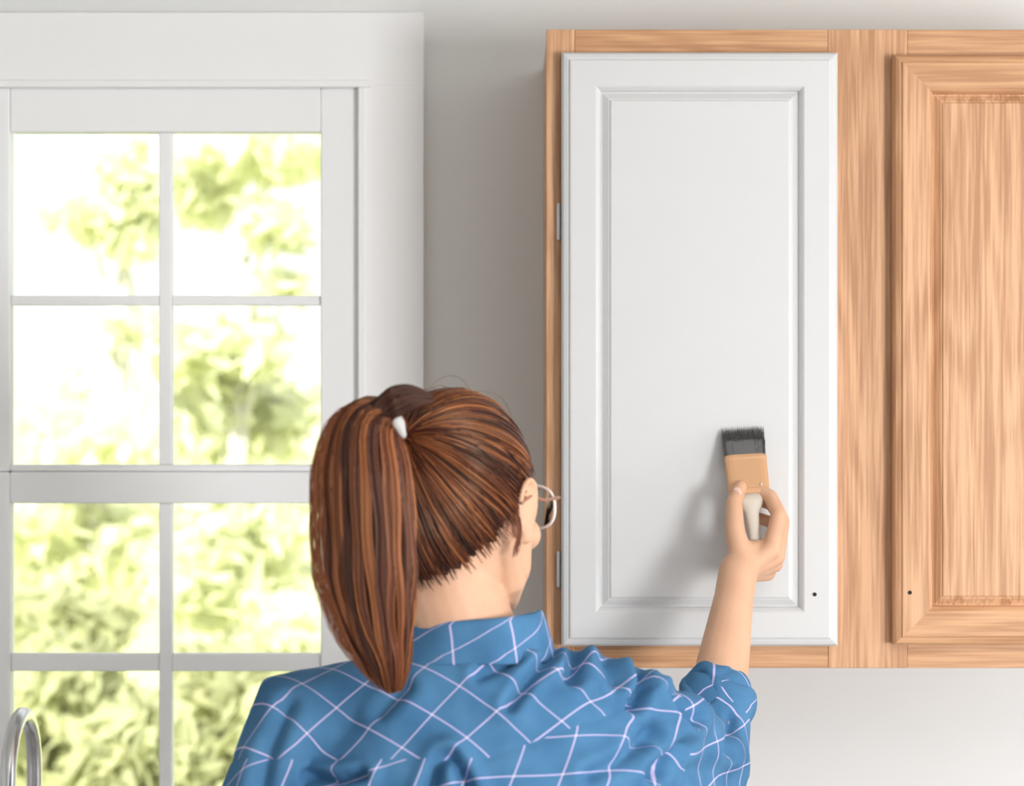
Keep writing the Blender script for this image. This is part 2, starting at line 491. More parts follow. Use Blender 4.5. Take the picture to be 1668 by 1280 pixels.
# ------------------------------------------------------------------ garden outside
def leafmat(name, col):
    m = bpy.data.materials.new(name); m.use_nodes = True
    nt = m.node_tree; nt.nodes.clear(); L = nt.links
    out = nt.nodes.new('ShaderNodeOutputMaterial'); mx = nt.nodes.new('ShaderNodeMixShader'); mx.inputs[0].default_value = 0.55
    d = nt.nodes.new('ShaderNodeBsdfDiffuse'); t = nt.nodes.new('ShaderNodeBsdfTranslucent')
    at = nt.nodes.new('ShaderNodeAttribute'); at.attribute_name = 'tone'
    c = nt.nodes.new('ShaderNodeMix'); c.data_type = 'RGBA'
    c.inputs[6].default_value = (*[k * 0.88 for k in col], 1)
    c.inputs[7].default_value = (*[min(0.95, k * 1.12) for k in col], 1)
    L.new(at.outputs['Fac'], c.inputs[0]); L.new(c.outputs[2], d.inputs[0]); L.new(c.outputs[2], t.inputs[0])
    L.new(d.outputs[0], mx.inputs[1]); L.new(t.outputs[0], mx.inputs[2]); L.new(mx.outputs[0], out.inputs[0])
    return m
M_leaf = leafmat('pale_leaves', (0.84, 0.86, 0.66))
M_leaf2 = leafmat('shrub_leaves', (0.60, 0.61, 0.38))
M_bark = mat('bark', (0.62, 0.60, 0.54), 0.9, bump=0.5, bscale=30, var=0.3)
M_lawn = mat('lawn_grass', (0.55, 0.57, 0.28), 0.9, var=0.25, vscale=1.5)
tag(boxo('ground', -14, 9, WY + TH + 0.01, 30, -0.12, -0.02, M_lawn), 'yellow-green lawn outside the window', kind='structure')

def leaves_mesh(clusters, n, size):
    """clusters: list of (centre, radius vec); returns mesh of n folded leaves"""
    w = np.array([c[1][0] * c[1][2] for c in clusters]); w = w / w.sum()
    idx = nr.choice(len(clusters), n, p=w)
    C = np.array([list(c[0]) for c in clusters])[idx]; Rr = np.array([list(c[1]) for c in clusters])[idx]
    d = nr.normal(size=(n, 3)); d /= np.linalg.norm(d, axis=1)[:, None]
    p = C + d * Rr * (nr.rand(n, 1) ** 0.45)
    a = nr.normal(size=(n, 3)); a /= np.linalg.norm(a, axis=1)[:, None]
    b = np.cross(a, nr.normal(size=(n, 3))); b /= np.linalg.norm(b, axis=1)[:, None]
    c = np.cross(a, b)
    s = size * (0.6 + 0.8 * nr.rand(n, 1))
    V = np.stack([p - a * s, p + b * s * 0.42 + c * s * .12, p + a * s, p - b * s * 0.42 + c * s * .12], 1).reshape(-1, 3)
    me = bpy.data.meshes.new('leaves')
    F = np.arange(n * 4).reshape(-1, 4)
    F = np.concatenate([F[:, [0, 1, 2]], F[:, [0, 2, 3]]])
    me.from_pydata(V.tolist(), [], F.tolist())
    at = me.attributes.new('tone', 'FLOAT', 'POINT')
    at.data.foreach_set('value', np.repeat(nr.rand(n), 4).astype(np.float32))
    return me

def tree(name, label, cat, base, top, clusters, n, size, m, group=None, tr=0.09):
    t = empty(name, base); tag(t, label, cat, group)
    bm = bmesh.new()
    b = Vector(base); tp = Vector(top)
    mid = b.lerp(tp, .5) + Vector((rng.uniform(-.1, .1), 0, 0))
    tube(bm, [b, mid, tp], [tr, tr * .75, tr * .4], 10)
    obj('trunk', bm, M_bark, t, smooth=True)
    for c, r_ in clusters:
        bm = bmesh.new()
        st = b.lerp(tp, rng.uniform(.5, .95))
        tube(bm, [st, st.lerp(Vector(c), .5) + Vector((0, 0, .08)), Vector(c)], [tr * .4, tr * .25, tr * .1], 6)
        obj('branch', bm, M_bark, t, smooth=True)
    me = leaves_mesh(clusters, n, size)
    tag(link('foliage', me, m, t), kind='stuff')
    return t
def cl(px, py, Y, rx, rz):
    p = P(px, py, Y); s = Y / FPX
    return (p, Vector((rx * s, rx * s * 1.1, rz * s)))
tree('tree', 'pale sunlit tree filling the upper right panes', 'tree', (-1.15, 9.0, -0.05), tuple(P(400, 380, 9)),
     [cl(440, 250, 9, 150, 45), cl(440, 365, 8.8, 60, 45), cl(330, 300, 9.2, 70, 70), cl(350, 570, 9, 120, 70), cl(470, 470, 8.9, 60, 20),
      cl(330, 690, 9.1, 90, 60), cl(470, 690, 9.2, 60, 60), cl(430, 830, 9, 130, 60), cl(360, 940, 9, 130, 80)], 2300, 0.085, M_leaf, tr=.05)
tree('tree', 'pale sunlit tree leaning across the upper left panes', 'tree', (-2.0, 10.5, -0.05), tuple(P(215, 330, 10.5)),
     [cl(215, 320, 10.4, 60, 120), cl(140, 355, 10.5, 80, 30), cl(220, 540, 10.5, 60, 30), cl(150, 730, 10.4, 130, 40),
      cl(70, 860, 10.5, 110, 55), cl(210, 900, 10.5, 90, 70), cl(100, 960, 10.5, 90, 50)], 1700, 0.085, M_leaf, tr=.055)
for i, (px, py, Y, rx, rz, lab) in enumerate((
        (90, 1130, 7.0, 110, 90, 'darker green shrub behind the faucet'),
        (385, 1150, 7.2, 130, 110, 'green shrub low behind the right lower panes'),
        (220, 1240, 6.3, 110, 90, 'low green shrub between the two taller shrubs'),
        (100, 1020, 7.95, 120, 60, 'olive shrub showing above the grille bar at left'),
        (500, 1060, 8.2, 120, 90, 'pale shrub beside the right window stile'))):
    p = P(px, py, Y)
    base_ = (p.x, Y, -0.05)
    tree('shrub', lab, 'shrub', base_, (p.x, Y, p.z), [cl(px, py, Y, rx, rz), cl(px - 50, py + 110, Y + .1, rx, rz), cl(px + 40, py + 150, Y, rx, rz)],
         1500, 0.075, M_leaf2 if i < 4 else M_leaf, group=None, tr=.03)
for px, Y, h, lab in ((-150, 15, 2.2, 'far pale hedge tree at the left of the window'), (180, 17.5, 2.0, 'far pale hedge tree behind the middle grille bar'),
                      (420, 20, 2.2, 'far pale hedge tree behind the right panes')):
    x_ = (px - CX) * Y / FPX
    tree('tree', lab, 'tree', (x_, Y, -.05), (x_, Y, h * .6), [(Vector((x_, Y, h * .55)), Vector((.9, .6, h * .5))), (Vector((x_ - .5, Y, h * .4)), Vector((.7, .6, h * .4)))],
         2600, 0.08, M_leaf, tr=.08)

# ------------------------------------------------------------------ the woman
person = empty('person', (-0.04, 2.12, 0))
tag(person, 'woman with auburn ponytail, glasses and blue checked shirt, seen from behind, painting the white door', 'person')
YAW = R(29)
HC = Vector((-0.057, 2.145, 1.588))
RH = Matrix(((math.cos(YAW), math.sin(YAW), 0), (-math.sin(YAW), math.cos(YAW), 0), (0, 0, 1)))
def H(x, y, z): return HC + RH @ Vector((x, y, z))

def skinmat():
    m = bpy.data.materials.new('skin'); m.use_nodes = True
    nt = m.node_tree; b = nt.nodes['Principled BSDF']; L = nt.links
    b.inputs['Roughness'].default_value = 0.5; b.inputs['Specular IOR Level'].default_value = 0.35
    b.inputs['Subsurface Weight'].default_value = 0.12
    b.inputs['Subsurface Radius'].default_value = (0.012, 0.005, 0.003); b.inputs['Subsurface Scale'].default_value = 1
    tc = nt.nodes.new('ShaderNodeTexCoord'); n = nt.nodes.new('ShaderNodeTexNoise'); n.inputs['Scale'].default_value = 25; n.inputs['Detail'].default_value = 4
    mx = nt.nodes.new('ShaderNodeMix'); mx.data_type = 'RGBA'
    mx.inputs[6].default_value = (0.62, 0.34, 0.215, 1); mx.inputs[7].default_value = (0.76, 0.47, 0.315, 1)
    L.new(tc.outputs['Object'], n.inputs['Vector']); L.new(n.outputs['Fac'], mx.inputs[0]); L.new(mx.outputs[2], b.inputs['Base Color'])
    return m
M_skin = skinmat()

EL_R = Vector((0.212, 2.365, 1.300)); SH_R = Vector((0.118, 2.175, 1.362))
WR_R = Vector((0.258, 2.478, 1.497))
SH_L = Vector((-0.212, 2.13, 1.366)); EL_L = Vector((-0.290, 2.10, 1.09)); WR_L = Vector((-0.215, 2.315, 0.955))
bm = bmesh.new()
# head
ellipsoid(bm, H(0, -0.008, 0.020), (0.073, 0.092, 0.086), RH)
ellipsoid(bm, H(0, 0.012, -0.030), (0.063, 0.083, 0.080), RH)
ellipsoid(bm, H(0, 0.050, -0.088), (0.030, 0.032, 0.025), RH)
for s in (-1, 1):
    tube(bm, [H(s * .056, .0, -.040), H(s * .050, .018, -.070), H(s * .022, .058, -.093)], [.016, .019, .018], 10)
    tube(bm, [H(s * .044, .040, -.035), H(s * .042, .040, -.060), H(s * .030, .048, -.082)], [.020, .021, .019], 10)     # jaw line
    ellipsoid(bm, H(s * .040, .066, -.030), (.020, .018, .018), RH)     # cheekbone
    ellipsoid(bm, H(s * .030, .080, .018), (.020, .010, .008), RH)      # brow
    # ear
    ME = RH @ Matrix.Rotation(R(-15) * s, 3, 'Z')
    ellipsoid(bm, H(s * .077, .004, .000), (.0055, .016, .026), ME)
    ellipsoid(bm, H(s * .075, .010, -.026), (.006, .009, .010), ME)
    ear = [H(s * (.080 + .003 * math.sin(a)), -.000 + .004 + .016 * math.cos(a), .002 + .026 * math.sin(a)) for a in [R(v) for v in range(-60, 240, 20)]]
    tube(bm, ear, .0034, 8)
tube(bm, [H(0, .086, .010), H(0, .098, -.015), H(0, .108, -.030)], [.008, .009, .011], 10)
for s in (-1, 1): ellipsoid(bm, H(s * .012, .094, -.034), (.008, .010, .007), RH)
tube(bm, [H(-.022, .078, -.060), H(0, .093, -.058), H(.022, .078, -.060)], [.004, .007, .004], 8)
tube(bm, [H(-.020, .077, -.068), H(0, .090, -.069), H(.020, .077, -.068)], [.004, .0075, .004], 8)
# neck and trunk
NB = Vector((-0.040, 2.135, 1.41))
tube(bm, [H(0, -.018, -.02), H(0, -.020, -.07), NB + Vector((0, 0, .035)), NB], [.052, .050, .054, .062], 24)
loft(bm, [(-.04, 2.13, .82, .15, .10), (-.04, 2.13, 1.0, .125, .085), (-.04, 2.13, 1.2, .14, .09), (-.04, 2.14, 1.33, .145, .085), (-.04, 2.14, 1.40, .09, .06)])
ellipsoid(bm, (-.04, 2.13, .85), (.155, .11, .12))
tube(bm, [NB, SH_L, SH_L.lerp(EL_L, .5), EL_L], [.05, .045, .040, .033], 20)
tube(bm, [NB, SH_R, SH_R.lerp(EL_R, .5), EL_R], [.05, .045, .040, .034], 20)
# forearms
def fore(el, wr):
    tube(bm, [el, el.lerp(wr, .25), el.lerp(wr, .6), el.lerp(wr, .85), wr], [.033, .034, .0275, .0225, .0225], 20)
fore(EL_R, WR_R); fore(EL_L, WR_L)
# legs
for s in (-1, 1):
    hx = -.04 + s * .085
    tube(bm, [(hx, 2.13, .86), (hx + s * .005, 2.125, .50), (hx + s * .01, 2.13, .30), (hx + s * .01, 2.12, .09)], [.078, .052, .046, .034], 20)
    tube(bm, [(hx + s * .01, 2.10, .055), (hx + s * .015, 2.20, .035), (hx + s * .015, 2.245, .03)], [.032, .030, .024], 14)
# right hand (thumb side towards the camera, fingers round the brush handle)
def finger(pts, r=(.0092, .0088, .0082, .0072)):
    tube(bm, pts, list(r)[:len(pts)], 12)
V = Vector
R_MCP = [V((.297, 2.490, 1.520)), V((.305, 2.506, 1.512)), V((.305, 2.524, 1.502)), V((.299, 2.538, 1.490))]
finger([WR_R, R_MCP[0], V((.308, 2.508, 1.560)), V((.300, 2.526, 1.580)), V((.289, 2.534, 1.586))], (.014, .0115, .0098, .0088, .0076))
finger([WR_R, R_MCP[1], V((.314, 2.528, 1.552)), V((.305, 2.547, 1.570)), V((.290, 2.550, 1.574))], (.014, .0115, .0096, .0086, .0076))
finger([WR_R, R_MCP[2], V((.314, 2.544, 1.530)), V((.306, 2.556, 1.548)), V((.290, 2.555, 1.553))], (.014, .0110, .0090, .0082, .0074))
finger([WR_R, R_MCP[3], V((.306, 2.556, 1.502)), V((.299, 2.563, 1.515)), V((.286, 2.560, 1.520))], (.014, .0100, .0082, .0074, .0068))
tube(bm, [WR_R, V((.272, 2.492, 1.515)), V((.285, 2.500, 1.518))], [.020, .017, .014], 14)
tube(bm, [WR_R + V((.004, .01, 0)), V((.282, 2.515, 1.503)), V((.290, 2.524, 1.500))], [.018, .016, .012], 14)
tube(bm, [V((.262, 2.480, 1.508)), V((.256, 2.496, 1.542)), V((.257, 2.514, 1.574)), V((.266, 2.530, 1.591))], [.015, .0118, .0098, .0080], 12)
# left hand flat on the counter edge
tube(bm, [WR_L, V((-.205, 2.350, .938)), V((-.200, 2.385, .930))], [.022, .019, .015], 14)
for i, (dx, ln) in enumerate(((-.030, .062), (-.010, .078), (.010, .082), (.029, .072))):
    m0 = V((-.202 + dx, 2.388 - abs(dx) * .3, .930))
    tube(bm, [V((-.205 + dx * .4, 2.35, .936)), m0, m0 + V((dx * .15, ln * .5, .003)), m0 + V((dx * .25, ln, -.008))], [.011, .0098, .0086, .0072], 12)
tube(bm, [V((-.198, 2.335, .942)), V((-.165, 2.352, .932)), V((-.140, 2.375, .925)), V((-.128, 2.395, .922))], [.014, .011, .0095, .008], 12)
body_me = remeshed(bm, 0.0027, 3)
body = link('body', body_me, M_skin, person, smooth=True)

# eyes, brows, lips
M_eye = mat('eye_white', (0.8, 0.78, 0.75), 0.2); M_iris = mat('iris', (0.08, 0.05, 0.03), 0.2)
M_lip = mat('lip', (0.55, 0.22, 0.18), 0.4)
for s in (-1, 1):
    bm = bmesh.new(); ellipsoid(bm, H(s * .031, .0795, .0), (.0115, .0115, .0085), RH); e_ = obj('eye', bm, M_eye, person, smooth=True)
    bm = bmesh.new(); ellipsoid(bm, H(s * .031, .0895, .0), (.0052, .003, .0052), RH); obj('iris', bm, M_iris, e_, smooth=True)
for z_, k_ in ((-.060, .0968), (-.068, .0945)):
    bm = bmesh.new(); tube(bm, [H(-.020, .084, z_), H(0, k_, z_ + .001), H(.020, .084, z_)], [.001, .0042, .001], 8); obj('lip', bm, M_lip, person, smooth=True)

M_nail = mat('fingernail', (0.82, 0.58, 0.48), 0.25)
bm = bmesh.new(); ellipsoid(bm, (.2610, 2.5155, 1.5860), (.0046, .0014, .0064), Matrix.Rotation(R(-22), 3, 'Y') @ Matrix.Rotation(R(-35), 3, 'X'), 14, 10)
obj('fingernail', bm, M_nail, person, smooth=True)
# ---- jeans and shoes
M_jean = mat('denim', (0.07, 0.10, 0.19), 0.85, bump=0.3, bscale=400, var=0.2, vscale=20)
bm = bmesh.new()
loft(bm, [(-.04, 2.13, .80, .14, .105), (-.04, 2.125, .86, .172, .122), (-.04, 2.13, .98, .15, .108)])
for s in (-1, 1):
    hx = -.04 + s * .085
    tube(bm, [(hx, 2.13, .84), (hx + s * .005, 2.125, .50), (hx + s * .01, 2.13, .30), (hx + s * .01, 2.12, .12)], [.088, .064, .058, .052], 24)
link('jeans', remeshed(bm, .006, 4), M_jean, person, smooth=True)
M_shoe = mat('shoe_canvas', (0.5, 0.5, 0.5), 0.8)
for s in (-1, 1):
    hx = -.04 + s * .097
    bm = bmesh.new()
    loft(bm, [(hx, 2.155, .002, .044, .135), (hx, 2.155, .022, .045, .137), (hx, 2.145, .05, .040, .12), (hx, 2.115, .08, .037, .07), (hx, 2.11, .11, .036, .05)], 28)
    link('shoe', remeshed(bm, .004, 3), M_shoe, person, smooth=True)

# ---- shirt
def shirtmat():
    m = bpy.data.materials.new('checked_cotton'); m.use_nodes = True
    nt = m.node_tree; L = nt.links; b = nt.nodes['Principled BSDF']
    b.inputs['Roughness'].default_value = 0.85; b.inputs['Specular IOR Level'].default_value = 0.15
    def math_(op, a=None, b_=None, v0=None, v1=None):
        n = nt.nodes.new('ShaderNodeMath'); n.operation = op
        if a is not None: L.new(a, n.inputs[0])
        if b_ is not None: L.new(b_, n.inputs[1])
        if v0 is not None: n.inputs[0].default_value = v0
        if v1 is not None: n.inputs[1].default_value = v1
        return n.outputs[0]
    def attr(nm):
        a = nt.nodes.new('ShaderNodeAttribute'); a.attribute_name = nm; return a
    A, B_, S, Mk = attr('pat_yoke'), attr('pat_body'), attr('pat_sleeve'), attr('pat_mask')
    sp = nt.nodes.new('ShaderNodeSeparateXYZ'); L.new(Mk.outputs['Vector'], sp.inputs[0])
    g1 = math_('GREATER_THAN', sp.outputs[0], v1=0.0); g2 = math_('GREATER_THAN', sp.outputs[1], v1=0.0)
    m1 = nt.nodes.new('ShaderNodeMix'); m1.data_type = 'VECTOR'
    L.new(g1, m1.inputs[0]); L.new(B_.outputs['Vector'], m1.inputs[4]); L.new(A.outputs['Vector'], m1.inputs[5])
    m2 = nt.nodes.new('ShaderNodeMix'); m2.data_type = 'VECTOR'
    L.new(g2, m2.inputs[0]); L.new(m1.outputs[1], m2.inputs[4]); L.new(S.outputs['Vector'], m2.inputs[5])
    s2 = nt.nodes.new('ShaderNodeSeparateXYZ'); L.new(m2.outputs[1], s2.inputs[0])
    def line(x):
        d = math_('DIVIDE', x, v1=0.043)
        f = math_('FRACT', d)
        q = math_('ABSOLUTE', math_('SUBTRACT', f, v1=0.5))
        mr = nt.nodes.new('ShaderNodeMapRange'); mr.inputs[1].default_value = 0.012; mr.inputs[2].default_value = 0.022
        mr.inputs[3].default_value = 1; mr.inputs[4].default_value = 0
        L.new(q, mr.inputs[0]); return mr.outputs[0]
    l1, l2 = line(s2.outputs[0]), line(s2.outputs[1])
    ln = math_('MAXIMUM', l1, l2); cr = math_('MULTIPLY', l1, l2)
    tc = nt.nodes.new('ShaderNodeTexCoord')
    n = nt.nodes.new('ShaderNodeTexNoise'); n.inputs['Scale'].default_value = 22; n.inputs['Detail'].default_value = 6
    L.new(tc.outputs['Object'], n.inputs['Vector'])
    c0 = nt.nodes.new('ShaderNodeMix'); c0.data_type = 'RGBA'
    c0.inputs[6].default_value = (0.028, 0.105, 0.235, 1); c0.inputs[7].default_value = (0.105, 0.265, 0.46, 1)
    L.new(n.outputs['Fac'], c0.inputs[0])
    c1 = nt.nodes.new('ShaderNodeMix'); c1.data_type = 'RGBA'
    c1.inputs[7].default_value = (0.60, 0.52, 0.80, 1)
    lf = math_('MULTIPLY', ln, v1=0.9)
    L.new(lf, c1.inputs[0]); L.new(c0.outputs[2], c1.inputs[6])
    c2 = nt.nodes.new('ShaderNodeMix'); c2.data_type = 'RGBA'; c2.inputs[7].default_value = (0.85, 0.82, 0.70, 1)
    L.new(cr, c2.inputs[0]); L.new(c1.outputs[2], c2.inputs[6])
    L.new(c2.outputs[2], b.inputs['Base Color'])
    n2 = nt.nodes.new('ShaderNodeTexNoise'); n2.inputs['Scale'].default_value = 900
    L.new(tc.outputs['Object'], n2.inputs['Vector'])
    bp = nt.nodes.new('ShaderNodeBump'); bp.inputs['Strength'].default_value = 0.3; bp.inputs['Distance'].default_value = 0.001
    L.new(n2.outputs['Fac'], bp.inputs['Height']); L.new(bp.outputs[0], b.inputs['Normal'])
    return m
M_shirt = shirtmat()

bm = bmesh.new()
loft(bm, [(-.045, 2.125, .80, .178, .132), (-.045, 2.125, .92, .165, .125), (-.045, 2.125, 1.05, .160, .120), (-.045, 2.13, 1.18, .172, .122),
          (-.04, 2.135, 1.28, .188, .122), (-.035, 2.14, 1.35, .175, .110), (-.035, 2.14, 1.40, .135, .092), (-.036, 2.14, 1.435, .090, .074), (-.038, 2.14, 1.458, .062, .060)], 56, 2.4)
tube(bm, [V((-.09, 2.135, 1.392)), SH_L + V((0, 0, .004)), SH_L.lerp(EL_L, .25), SH_L.lerp(EL_L, .6), EL_L, EL_L.lerp(WR_L, .5)], [.058, .060, .0585, .053, .050, .044], 28)
tube(bm, [V((.0, 2.14, 1.395)), V((.07, 2.155, 1.388)), SH_R + V((.006, 0, .002)), SH_R.lerp(EL_R, .5), EL_R + V((0, 0, .0)), EL_R.lerp(WR_R, .34)],
     [.056, .057, .058, .0545, .050, .0385], 28)
tube(bm, [V((.06, 2.14, 1.29)), V((.12, 2.21, 1.30)), EL_R + V((-.005, -.01, -.028))], [.085, .072, .045], 28)      # loose cloth below the arm
me = remeshed(bm, 0.0042, 8)
n = len(me.vertices)
co = np.empty(n * 3, np.float32); me.vertices.foreach_get('co', co); co = co.reshape(-1, 3).astype(np.float64)
no = np.empty(n * 3, np.float32); me.vertex_normals.foreach_get('vector', no); no = no.reshape(-1, 3).astype(np.float64)
px = CX + co[:, 0] / co[:, 1] * FPX; py = CY + (CZ - co[:, 2]) / co[:, 1] * FPX
back = np.clip(-no[:, 1] * 2 + .6, 0, 1)
# creases: polyline drawn over the back (photo pixels of the cloth), depth, width (in px)
def crease(poly, depth, width):
    d = np.full(n, 1e9)
    for (ax, ay), (bx, by) in zip(poly, poly[1:]):
        vx, vy = bx - ax, by - ay; L2 = vx * vx + vy * vy
        t = np.clip(((px - ax) * vx + (py - ay) * vy) / L2, 0, 1)
        taper = 1.0
        d = np.minimum(d, np.hypot(px - ax - t * vx, py - ay - t * vy))
    g = np.exp(-(d / width) ** 2) - .45 * np.exp(-((d - 2.2 * width) / (1.3 * width)) ** 2)
    return -1.7 * depth * g * back
disp = np.zeros(n)
for poly, dp, w in (
        ([(905, 1062), (862, 1105), (830, 1150)], .006, 9), ([(1040, 1085), (1047, 1120), (1028, 1150)], .009, 9),
        ([(935, 1062), (930, 1105)], .007, 12), ([(985, 1070), (1000, 1110)], .005, 10),
        ([(1098, 1128), (1112, 1150), (1128, 1172)], .009, 9), ([(1140, 1105), (1150, 1135)], .006, 9),
        ([(1190, 1170), (1186, 1225)], .005, 8), ([(738, 1232), (762, 1282), (780, 1340)], .009, 9), ([(722, 1232), (700, 1285), (690, 1350)], .008, 10),
        ([(500, 1262), (545, 1272), (590, 1262)], .008, 9), ([(780, 1100), (840, 1075)], .004, 9), ([(1060, 1190), (1010, 1240), (960, 1262)], .005, 11),
        ([(1110, 1215), (1060, 1260)], .006, 10), ([(470, 1150), (440, 1220), (425, 1290)], .005, 12), ([(660, 1120), (620, 1160)], .004, 12)):
    disp += crease(poly, dp, w)
for i in range(n):
    p_ = co[i]
    disp[i] += 0.0032 * mnoise.noise(Vector((p_[0] * 16, p_[1] * 16, p_[2] * 11))) + 0.0012 * mnoise.noise(Vector((p_[0] * 45, p_[1] * 45, p_[2] * 30)))
# pattern coordinates
X, Y, Z = co[:, 0], co[:, 1], co[:, 2]
warpx = 0.004 * np.sin(Z * 40) ; warpz = 0.004 * np.sin(X * 35)
uu = X + warpx; vv = Z + 0.75 * (Y - 2.05) + warpz
ca, sa = math.cos(R(43)), math.sin(R(43))
o1 = P(699, 1158, 2.04)
v1 = o1.z + 0.75 * (o1.y - 2.05)
A1 = ((uu - o1.x) * ca - (vv - v1) * sa); A2 = ((uu - o1.x) * sa + (vv - v1) * ca)
h = 0.0215
patA = np.stack([A1 + h, A2 + h, 0 * A1], 1)
t9 = R(-12); o2 = P(931, 1188, 2.05)
v2 = o2.z + 0.75 * (o2.y - 2.05)
B1 = (uu - o2.x) * math.cos(t9) - (vv - v2) * math.sin(-t9); B2 = (uu - o2.x) * math.sin(t9) + (vv - v2) * math.cos(t9)
patB = np.stack([B1 + h, B2 + h, 0 * A1], 1)
ax = (EL_R - SH_R).normalized(); axn = np.array(ax)
rel = co - np.array(SH_R)
along = rel @ axn
up = np.array([0, 0, 1.0]); up = up - axn * (up @ axn); up /= np.linalg.norm(up); sd = np.cross(axn, up)
ang = np.arctan2(rel @ sd, rel @ up)
S1 = along * .9 + 0.5 * (rel @ up); S2 = ang * 0.055 + along * .3
patS = np.stack([S1 + h, S2, 0 * A1], 1)
seam_py = np.where(px < 790, 1236.0, 1236 - (px - 790) * 0.36)
yoke = (seam_py - py) * (Y / FPX)
yoke = np.where(no[:, 1] > .5, 1.0, yoke)
slv = (along - 0.02) - 0.18 * np.maximum(0, -(rel @ up) - .01)
slv = np.where(X < 0.09, -1.0, slv)
for arr in (yoke, slv):
    disp -= 0.0016 * np.exp(-(arr / 0.0035) ** 2)
co2 = co + no * disp[:, None]
me.vertices.foreach_set('co', co2.astype(np.float32).ravel())
for nm, a in (('pat_yoke', patA), ('pat_body', patB), ('pat_sleeve', patS), ('pat_mask', np.stack([yoke, slv, 0 * slv], 1))):
    at = me.attributes.new(nm, 'FLOAT_VECTOR', 'POINT'); at.data.foreach_set('vector', a.astype(np.float32).ravel())
me.update()
shirt = link('shirt', me, M_shirt, person, smooth=True)

def cloth_strip(name, rings, closed=True, thick=0.003, freq=1.0, parent=None):
    """surface through rings of points; pattern from arc lengths"""
    m_ = len(rings[0]); V_ = []; F_ = []; pat = []
    for j, r_ in enumerate(rings):
        acc = 0
        for i, p in enumerate(r_):
            if i: acc += (p - r_[i - 1]).length
            V_.append(tuple(p)); 
            up_ = sum((rings[k + 1][i] - rings[k][i]).length for k in range(j))
            pat.append((acc * ca - up_ * sa, acc * sa + up_ * ca, 0))
    for j in range(len(rings) - 1):
        for i in range(m_ - (0 if closed else 1)):
            F_.append((j * m_ + i, j * m_ + (i + 1) % m_, (j + 1) * m_ + (i + 1) % m_, (j + 1) * m_ + i))
    me = bpy.data.meshes.new(name); me.from_pydata(V_, [], F_)
    a = np.array(pat, np.float32)
    for nm in ('pat_yoke', 'pat_body', 'pat_sleeve'):
        at = me.attributes.new(nm, 'FLOAT_VECTOR', 'POINT'); at.data.foreach_set('vector', a.ravel())
    at = me.attributes.new('pat_mask', 'FLOAT_VECTOR', 'POINT')
    o = link(name, me, M_shirt, parent or person, smooth=True)
    sl = o.modifiers.new('thick', 'SOLIDIFY'); sl.thickness = thick; sl.offset = 0
    ss = o.modifiers.new('sub', 'SUBSURF'); ss.levels = 1; ss.render_levels = 1
    return o
# collar: stand, fold, fall
nC = 64; rings = []
cc = V((-.038, 2.138, 0))
for (rr, zz, fl) in ((.0575, 1.447, 0), (.0570, 1.462, 0), (.0575, 1.478, 0), (.0600, 1.4835, 0), (.0635, 1.480, .0), (.067, 1.466, .4), (.0715, 1.449, 1.0), (.0735, 1.441, 1.3)):
    r_ = []
    for i in range(nC):
        a = 2 * math.pi * i / nC + math.pi / 2
        # a = -90 is the back (towards the camera); the pattern closes at the front
        c_, s_ = math.cos(a), math.sin(a)
        wob = 0.0018 * math.sin(5 * a + 1) * fl + .0012 * math.sin(9 * a)
        front = max(0, s_)
        z = zz - 0.012 * front - .006 * (1 - abs(s_)) * fl + .004 * c_ * (1 - .5 * fl)
        r_.append(V((cc.x + (rr * 1.08 + wob) * c_, cc.y + (rr * .98 + wob) * s_, z)))
    rings.append(r_)
tag(cloth_strip('collar', rings, parent=shirt), 'folded blue checked collar')
# rolled cuff on the painting arm
ax2 = (WR_R - EL_R).normalized(); u2 = ax2.cross(V((0, 1, 0))).normalized(); v2_ = ax2.cross(u2)
c0_ = EL_R.lerp(WR_R, .30)
rings = []
for (rr, dd) in ((.036, -.022), (.0405, -.016), (.0425, -.004), (.0415, .008), (.0385, .0155), (.0345, .0165), (.031, .010), (.030, -.004)):
    rings.append([c0_ + ax2 * (dd + .003 * math.sin(2 * a + 1)) + (u2 * math.cos(a) + v2_ * math.sin(a)) * (rr + .0016 * math.sin(3 * a) + .0012 * math.sin(7 * a + dd * 200)) for a in [2 * math.pi * i / 48 for i in range(48)]])
tag(cloth_strip('rolled_cuff', rings, parent=shirt), 'rolled up blue cuff')

# ---- hair
def hairmat():
    m = bpy.data.materials.new('auburn_hair'); m.use_nodes = True
    nt = m.node_tree; L = nt.links; b = nt.nodes['Principled BSDF']
    b.inputs['Roughness'].default_value = 0.36; b.inputs['Specular IOR Level'].default_value = 0.6
    b.inputs['Specular Tint'].default_value = (1.0, .75, .55, 1)
    at = nt.nodes.new('ShaderNodeAttribute'); at.attribute_name = 'tone'
    rp = nt.nodes.new('ShaderNodeValToRGB'); e = rp.color_ramp.elements
    e[0].position = 0; e[0].color = (0.018, 0.006, 0.006, 1)
    e[1].position = 1; e[1].color = (0.38, 0.135, 0.045, 1)
    k = rp.color_ramp.elements.new(.45); k.color = (0.075, 0.019, 0.014, 1)
    k = rp.color_ramp.elements.new(.8); k.color = (0.19, 0.055, 0.020, 1)
    L.new(at.outputs['Fac'], rp.inputs[0]); L.new(rp.outputs[0], b.inputs['Base Color'])
    return m
M_hair = hairmat()
HCn = np.array([0, -.008, .004]); HRr = np.array([.0785, .098, .1065])
TIE = np.array([-.004, -.094, .074])
tie_d = (TIE - HCn) / HRr; tie_d /= np.linalg.norm(tie_d)
RHn = np.array(RH); HCw = np.array(HC)
